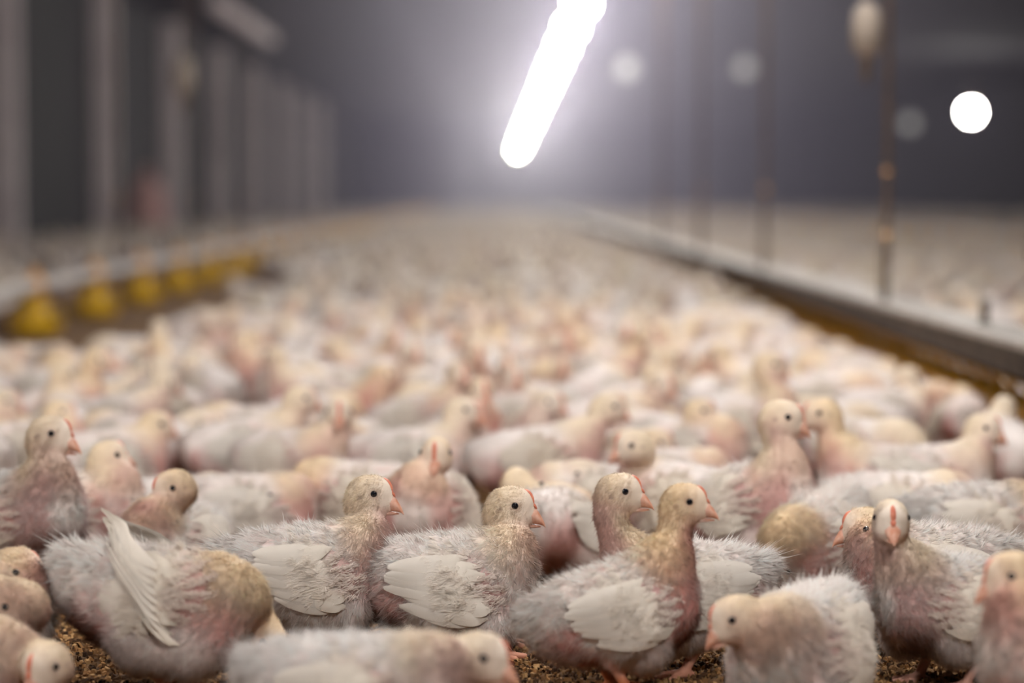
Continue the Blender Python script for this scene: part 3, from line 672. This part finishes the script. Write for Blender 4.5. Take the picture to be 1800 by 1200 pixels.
# (body px, body height, size, yaw, pitch, eye px, head depth shift, head yaw, head pitch, sitting, label, extras)
# yaw: 0 faces the right of the picture, 90 away from the camera, 180 left, -90 towards the camera
BIRDS = [
 # front and in focus
 ((292, 1068), .098, 1.02, -6, -8, (462, 1128), None, -8, -62, 0, 'plump white chicken bending down to peck at the litter, wing feathers ruffled up', dict(wing=1.0)),
 ((552, 1012), .096, .98, 8, 4, (657, 868), None, -4, -8, 0, 'white chicken with smooth folded wing facing right, just behind the pecking one', {}),
 ((802, 1030), .080, 1.02, 2, 4, (905, 889), None, -6, -8, 1, 'white chicken squatting with smooth wing and orange comb, middle of the front row', {}),
 ((1095, 1072), .104, .90, 14, 18, (1212, 882), None, -6, -4, 0, 'upright fluffy chicken facing right in front of a left-turned one, tail out left', {}),
 ((1196, 1042), .100, .93, 200, 4, (1099, 864), -.03, 0, -4, 0, 'chicken looking back right over its shoulder, ragged tail behind the upright fluffy one', {}),
 ((1405, 1138), .080, .95, -122, -2, (1287, 1090), -.07, 186, -26, 0, 'cream necked chicken hunched low with pale pink beak at the bottom right', {}),
 ((1662, 1062), .104, .89, -158, 12, (1567, 910), -.05, -93, -12, 0, 'chicken staring straight at the camera with narrow orange comb, right side', {}),
 ((1625, 1010), .092, .98, 172, 4, (1515, 925), .02, 182, -10, 0, 'orange beaked chicken facing left, mostly hidden behind the staring one', {}),
 ((1893, 1160), .105, .97, 184, 12, (1777, 1013), .0, 186, -16, 0, 'blurred chicken with pink beak facing left, cut by the right edge', {}),
 ((648, 1230), .070, .98, -8, 2, (850, 1157), None, -14, -16, 1, 'low chicken with head at the bottom edge, its fluffy tail at left', dict(hy=-.02)),
 ((-52, 1112), .082, .98, -60, 6, (18, 1057), -.04, 182, -8, 0, 'cream headed chicken facing left at the left edge, above a small white head', {}),
 ((-60, 1085), .09, .98, 6, 4, (34, 999), None, 4, -6, 0, 'chicken with bright red comb facing right at the left edge', {}),
 ((-110, 1178), .066, .95, -10, -4, (97, 1172), -.05, 240, -22, 1, 'small white head with orange beak turned left in the bottom left corner', {}),
 # second rank
 ((298, 962), .076, .97, -112, 6, (303, 858), -.05, -152, -24, 1, 'cream headed chicken looking down to the left, sitting behind the pecking one', {}),
 ((325, 905), .07, .95, 20, 0, (377, 874), None, 10, -10, 1, 'low tan head peeping out behind the one looking down', {}),
 ((445, 905), .068, 1.0, 10, 0, (478, 863), None, 2, -10, 1, 'low cream chicken facing right behind the smooth winged one', {}),
 ((40, 912), .104, 1.05, -40, 16, (90, 762), None, -8, -10, 0, 'tall chicken with dark eye and pink beak facing right at the left edge', {}),
 ((145, 900), .095, 1.0, -20, 10, (205, 800), None, 30, 2, 0, 'chicken with orange comb looking away, beside the tall left edge one', {}),
 ((745, 897), .092, 1.0, -100, 8, (766, 795), -.05, -95, -14, 0, 'chicken facing the camera with raised thin neck, behind the front row middle', {}),
 ((620, 880), .075, 1.0, 174, 2, (560, 905), None, 200, -20, 1, 'low white chicken lying behind the smooth winged one facing right', {}),
 ((728, 815), .085, 1.0, 6, 4, (818, 720), None, -2, -12, 0, 'grey shaded head in profile facing right, behind the thin necked one', {}),
 ((520, 818), .088, 1.0, -30, 6, (596, 722), None, -85, -10, 0, 'blurred chicken with narrow upright neck turned to the camera, left of centre', {}),
 ((1190, 884), .085, 1.0, 150, 6, (1110, 783), -.03, 188, -14, 0, 'white headed chicken facing left with long pale neck, behind the shoulder looker', {}),
 ((1030, 885), .070, 1.0, 176, 0, (1014, 833), -.03, 188, -8, 1, 'tan headed chicken facing left, resting low beside the long pale neck', {}),
 ((975, 935), .072, 1.0, 70, -4, (935, 850), .06, 60, -30, 1, 'pinkish chicken turned away behind the squatting one, yellow nape showing', {}),
 ((1330, 890), .104, 1.04, -50, 18, (1385, 733), None, -4, -14, 0, 'tall chicken facing right, beak to beak with its neighbour', {}),
 ((1545, 850), .092, 1.02, 186, 8, (1440, 726), -.02, 182, -16, 0, 'chicken facing left, beak to beak with the tall one', {}),
 ((1640, 850), .09, 1.0, -14, 6, (1733, 752), None, -20, -12, 0, 'upright headed chicken facing right near the right edge, low back behind', {}),
 ((1600, 905), .080, 1.02, -8, 0, (1735, 885), .03, -4, -10, 1, 'flat backed chicken lying with its tail to the left behind the staring one', {}),
 ((1735, 930), .082, 1.0, 4, 2, (1815, 890), None, 0, -10, 0, 'chicken with folded cream wing and yellow neck, cut by right edge behind the starer', {}),
 ((1430, 955), .082, .96, -128, -10, (1365, 1000), -.06, 222, -55, 0, 'tan chicken in shade bending down left between the two groups', {}),
 ((1195, 850), .068, .95, -10, 2, (1240, 818), None, 0, -8, 1, 'small low tan head facing right beside the tall beak touching pair', {}),
 ((955, 815), .088, 1.04, 8, 6, (1080, 714), None, 10, -10, 0, 'chicken with big pale wing and dark shaded head facing right, centre', {}),
 ((1225, 800), .082, 1.0, -20, 4, (1237, 722), None, -6, -6, 0, 'grey shaded chicken facing right with open beak left of the tall pair', {}),
 ((1320, 760), .092, 1.05, -15, 10, (1362, 640), None, 0, -14, 0, 'blurred tall necked chicken facing right above the beak touching pair', {}),
 ((1560, 735), .082, 1.0, 20, -4, (1610, 668), None, 8, -50, 0, 'blurred chicken bowing its head to the right near the trough', {}),
 ((1770, 800), .088, 1.0, 100, 8, (1785, 715), None, 60, -6, 0, 'blurred chicken turned away at the right edge above the upright headed one', {}),
 ((215, 745), .086, 1.0, 10, 8, (300, 672), None, 20, -16, 0, 'blurred chicken with dark shaded head hanging right, left side', {}),
 ((330, 790), .085, 1.0, 60, 8, (350, 745), -.03, 10, -30, 0, 'blurred pinkish chicken turned away with beak to the right, left side', {}),
 ((60, 800), .085, 1.0, 10, 4, (110, 724), None, 4, -12, 0, 'blurred head facing right behind the tall left edge chicken', {}),
 ((370, 690), .085, 1.0, 120, 6, (352, 632), None, 60, -10, 0, 'blurred yellow headed chicken above the pinkish turned away one', {}),
 ((470, 665), .088, 1.04, -160, 10, (425, 600), None, -150, -20, 0, 'blurred cream chicken with thick curved neck left of centre', {}),
 ((525, 775), .07, .95, -90, 0, (524, 718), None, -80, -20, 1, 'blurred small tan head low beside the narrow upright neck', {}),
 ((1700, 745), .08, 1.0, 80, 0, (1690, 695), None, 70, -30, 0, 'bright white chicken turned away beside the trough at the right edge', {}),
 ((60, 690), .08, 1.0, 160, 4, (12, 655), None, 180, -10, 0, 'blurred chicken with dark reddish head at the left edge', {}),
]
KITS, HEADS = [], []
for i, (bp, zb, s, yaw, pit, ep, dy, hy, hp, sit, lab, ex) in enumerate(BIRDS):
    yw, hyw, hpp = R(yaw), R(hy), R(hp)
    c = at_z(bp[0], bp[1], zb * s)
    if dy is None: dy = 0.07 * s * math.sin(yw)
    e = at_y(ep[0], ep[1], c[1] + dy)
    Rhw = rotz(hyw) @ roty(-hpp)
    hc = e - Rhw @ np.array([0.0078, 0, 0.0038]) * s
    if abs(math.cos(hyw)) > 0.5:   # the eye seen is the one on the near side
        side = -1 if math.cos(hyw) > 0 else 1
        hc = hc - Rhw @ np.array([0, side * 0.019, 0]) * s
    loc = np.array([c[0], c[1], 0])
    head = rotz(-yw) @ (hc - loc) / s
    d = float(c[1])
    b = Bird(zb, R(pit), head, hyw - yw, hpp, sit, 100 + i, ex.get('wing', 0.0))
    near = d < 3.35
    kit = make(b, 0.0032 if near else 0.0042, 68000 if near else (12000 if d < 4 else 6000))
    KITS.append(kit)
    o = place(kit, loc, yw, s, lab, 'young white broiler chickens'); o['_d'] = d
    occupy(loc[0], loc[1], yw, s)
    HEADS.append((ep[0], ep[1], d))
    print(f'bird {i} d={d:.2f} head={np.round(head,3)} verts={len(kit["body"].vertices)} t={time.time()-T0:.1f}')

# ------------------------------------------------------------------ the rest of the flock that can be counted
def rel(b, yaw): return b
FILL = []
fr = np.random.default_rng(77)
specs = [(.092, 8, (.085, 0, .185), 0, -8, 0), (.09, 6, (.09, .01, .175), .3, -12, 0), (.085, 2, (.115, 0, .07), 0, -55, 0), (.075, 2, (.08, 0, .14), -.3, -10, 1),
         (.095, 14, (.075, -.01, .20), -.6, -6, 0), (.07, 0, (.09, .01, .115), .5, -14, 1), (.09, 6, (.07, .02, .17), 1.2, -10, 0), (.088, 4, (.12, 0, .10), .1, -40, 0)]
FKITS = [make(Bird(zb, R(pi_), hd, hyw, R(hp_), st_, 300 + i), 0.0048, 5000) for i, (zb, pi_, hd, hyw, hp_, st_) in enumerate(specs)]
print('fill kits', time.time() - T0)
def free(x, y, yaw, lim=0.122):
    for k_ in (-0.05, 0.05):
        a_, b_ = x + k_ * math.cos(yaw), y + k_ * math.sin(yaw)
        for (p_, q_) in SPOTS:
            if (p_ - a_) ** 2 + (q_ - b_) ** 2 < lim * lim: return False
    return True
NF = 300 - len(BIRDS)
tries = 0; ymax = 4.9
cand = []
while len(FILL) < NF and tries < 90000:
    tries += 1
    ymax = min(8.6, 4.6 + 4.0 * len(FILL) / NF + tries / 9000)
    y = math.sqrt(fr.uniform(4.15 ** 2, ymax ** 2)); hw = 0.222 * y
    x = fr.uniform(-hw, hw) - 0.006 * y
    if abs(x - 1.03) < 0.10 and y > 3.4: continue
    if abs(x + 1.79) < 0.16 and y > 7: continue
    if x < -2.0 and fr.random() < 0.7: continue
    if x > -1.9 and y > 6.8 and project((x, y, 0.1))[0] < 345: continue
    yaw = fr.uniform(-math.pi, math.pi)
    if not free(x, y, yaw): continue
    vt = 345 + 0.36 * F / y
    if any(y < d_ - 0.05 and abs(875 + x * F / y - u_) < 75 and vt < v_ + 75 for u_, v_, d_ in HEADS): continue
    u, v = project((x, y, 0.1))
    if 640 < u < 745 and 690 < v < 775: continue          # bare litter left open
    occupy(x, y, yaw); FILL.append((x, y, yaw, int(fr.choice([2, 5, 7])) if (x < -0.9 and y > 5.6) or 0.6 < x < 1.03 else int(fr.integers(len(FKITS))), fr.uniform(0.94, 1.08)))
print('fill', len(FILL), tries, max(f[1] for f in FILL))
def zone(x, y):
    if x > 1.03: return 'beyond the metal trough'
    if x < -1.79: return 'beyond the yellow pans'
    if x > 0.55: return 'before the metal trough'
    if x < -0.75: return 'before the yellow pans'
    return 'mid flock'
def facing(a):
    a = math.degrees(a) % 360
    return 'facing right' if a < 45 or a >= 315 else 'turned away' if a < 135 else 'facing left' if a < 225 else 'facing camera'
cls = {}
for f in FILL:
    u, v = project((f[0], f[1], 0.1))
    dist = 'near' if f[1] < 5.6 else 'far' if f[1] > 7.2 else 'middle'
    posture = 'sitting' if specs[f[3]][5] else 'pecking' if specs[f[3]][4] < -30 else 'upright'
    cls.setdefault((facing(f[2]), posture, zone(f[0], f[1]), dist), []).append((u, f))
for (fa, po, zo, di), L in cls.items():
    L.sort(key=lambda t: t[0])
    for n, (u, f) in enumerate(L):
        which = 'the only' if len(L) == 1 else (['leftmost', 'rightmost'][n] if len(L) == 2 else ORD[n] + ' from left')
        noun = f'blurred {po} chicken' if len(L) == 1 else f'of blurred {po} chickens'
        lab = f'{which} {noun} {fa} {zo}, {di} rank'
        place(FKITS[f[3]], (f[0], f[1], 0), f[2], f[4], lab, 'young white broiler chickens', parts=f[1] < 6.6)

# ------------------------------------------------------------------ the far flock, past counting
def low(h, i):
    zb, pi_, hd, hyw, hp_, st_ = specs[i]
    b = Bird(zb, R(pi_), hd, hyw, R(hp_), st_, 500 + i); P, Q, N = b.surface(h); col, W, pk_, dr_ = b.colours(P, N)
    white = lin((240, 230, 222)); m_ = (W['body'] + W['tail'])[:, None] * 0.6
    return P, Q, col * (1 - m_) + white * m_
def far_flock():
    L1 = [low(0.013, i) for i in (0, 1, 2, 3, 4, 7)]; L2 = [low(0.019, i) for i in (0, 1, 2, 4)]
    V, Q, C, n = [], [], [], 0
    r2 = np.random.default_rng(9); ystart = max(f[1] for f in FILL) - 0.25
    def row(y, dens_sp, LL, back):
        nonlocal n
        hw = 0.225 * y
        x0, x1 = max(-hw, XL + 0.6), min(hw, XR - 0.6)
        x = x0 + r2.uniform(0, dens_sp)
        while x < x1:
            px, py = x + r2.normal(0, 0.02), y + r2.normal(0, 0.03)
            x += dens_sp * r2.uniform(0.8, 1.35)
            if abs(px - 1.03) < 0.10 or abs(px + 1.79) < 0.18 or abs(px - 4.57) < 0.18: continue
            if px < -1.9 and (r2.random() < 0.75 or (px < -3.8 and abs(y - 33) < 0.9)): continue
            if px > 4.8 and r2.random() < 0.35: continue
            if -1.9 < px < -1.2 and (y < 15 or r2.random() < 0.45) and y < 40: continue
            if 3.7 < px < 4.8 and r2.random() < 0.85: continue
            if px > -1.9 and y < 14 and project((px, py, 0.1))[0] < 345: continue
            if -1.79 < px < -0.95 and y < 18 and r2.random() < (0.9 if y < 13 else 0.5): continue
            P, q, c = LL[int(r2.integers(len(LL)))]
            a = r2.uniform(-math.pi, math.pi); s_ = r2.uniform(0.92, 1.1)
            V.append((P * s_) @ rotz(a).T + [px, py, 0]); Q.append(q + n); C.append(c * np.array([1, r2.uniform(0.95, 1.01), r2.uniform(0.88, 1.02)])); n += len(P)
    y = ystart + 0.15
    while y < 86:
        row(y, 0.20 if y < 20 else 0.26 if y < 40 else 0.40, L1 if y < 16 else L2, 0); y += 0.20 if y < 20 else 0.30 if y < 40 else 0.7
    me = mesh('flock', np.concatenate(V), np.concatenate(Q), None, None, np.concatenate(C) * 0.66); me.materials.append(M_SKIN)  # far birds darkened in colour, standing in for dimmer light at the back
    print('far flock verts', n)
    return me
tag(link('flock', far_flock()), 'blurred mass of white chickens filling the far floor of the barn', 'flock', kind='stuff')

# ------------------------------------------------------------------ litter on the floor
def litter():
    r3 = np.random.default_rng(3); n = 70000
    y = 2.2 + (r3.random(n) ** 1.5) * 2.6; x = r3.uniform(-0.24, 0.24, n) * y
    L = r3.uniform(0.0012, 0.0040, n) * (1 + 1.2 * (r3.random(n) > 0.93)); Wd = L * r3.uniform(0.35, 0.9, n); H = r3.uniform(0.0008, 0.003, n)
    base = np.array([[-1, -1, -1], [1, -1, -1], [1, 1, -1], [-1, 1, -1], [-.7, -.7, 1], [.7, -.7, 1], [.7, .7, 1], [-.7, .7, 1]], float)
    V = base[None] * np.stack([L, Wd, H], 1)[:, None]
    V *= r3.uniform(0.7, 1.25, (n, 8, 3))
    t = r3.normal(0, 0.45, n); ct, st = np.cos(t), np.sin(t)
    V = np.stack([V[..., 0] * ct[:, None] - V[..., 2] * st[:, None], V[..., 1], V[..., 0] * st[:, None] + V[..., 2] * ct[:, None]], -1)
    a = r3.uniform(0, 6.28, n); ca, sa = np.cos(a), np.sin(a)
    V = np.stack([V[..., 0] * ca[:, None] - V[..., 1] * sa[:, None], V[..., 0] * sa[:, None] + V[..., 1] * ca[:, None], V[..., 2]], -1)
    V += np.stack([x, y, 0.0015 + 0.004 * r3.random(n)], 1)[:, None]
    q = np.array([[4, 5, 6, 7], [0, 1, 5, 4], [1, 2, 6, 5], [2, 3, 7, 6], [3, 0, 4, 7]])
    Q = (q[None] + 8 * np.arange(n)[:, None, None]).reshape(-1, 4)
    pal = lin([(96, 66, 40), (150, 108, 64), (190, 148, 96), (70, 48, 30), (176, 128, 74), (122, 88, 54)])
    c = pal[r3.integers(0, len(pal), n)] * r3.uniform(0.75, 1.15, n)[:, None]
    me = mesh('litter_crumbs', V.reshape(-1, 3), Q, None, None, np.repeat(c, 8, 0), smooth=False); me.materials.append(M_CRUMB)
    return me
M_CRUMB = birdmat('litter_crumb', 0, 0.9)
tag(link('litter_crumbs', litter()), 'brown crumbs of wood litter and droppings strewn over the floor', 'litter', kind='stuff')
for o in COL.objects:
    if '_d' in o: del o['_d']
print('script', time.time() - T0)
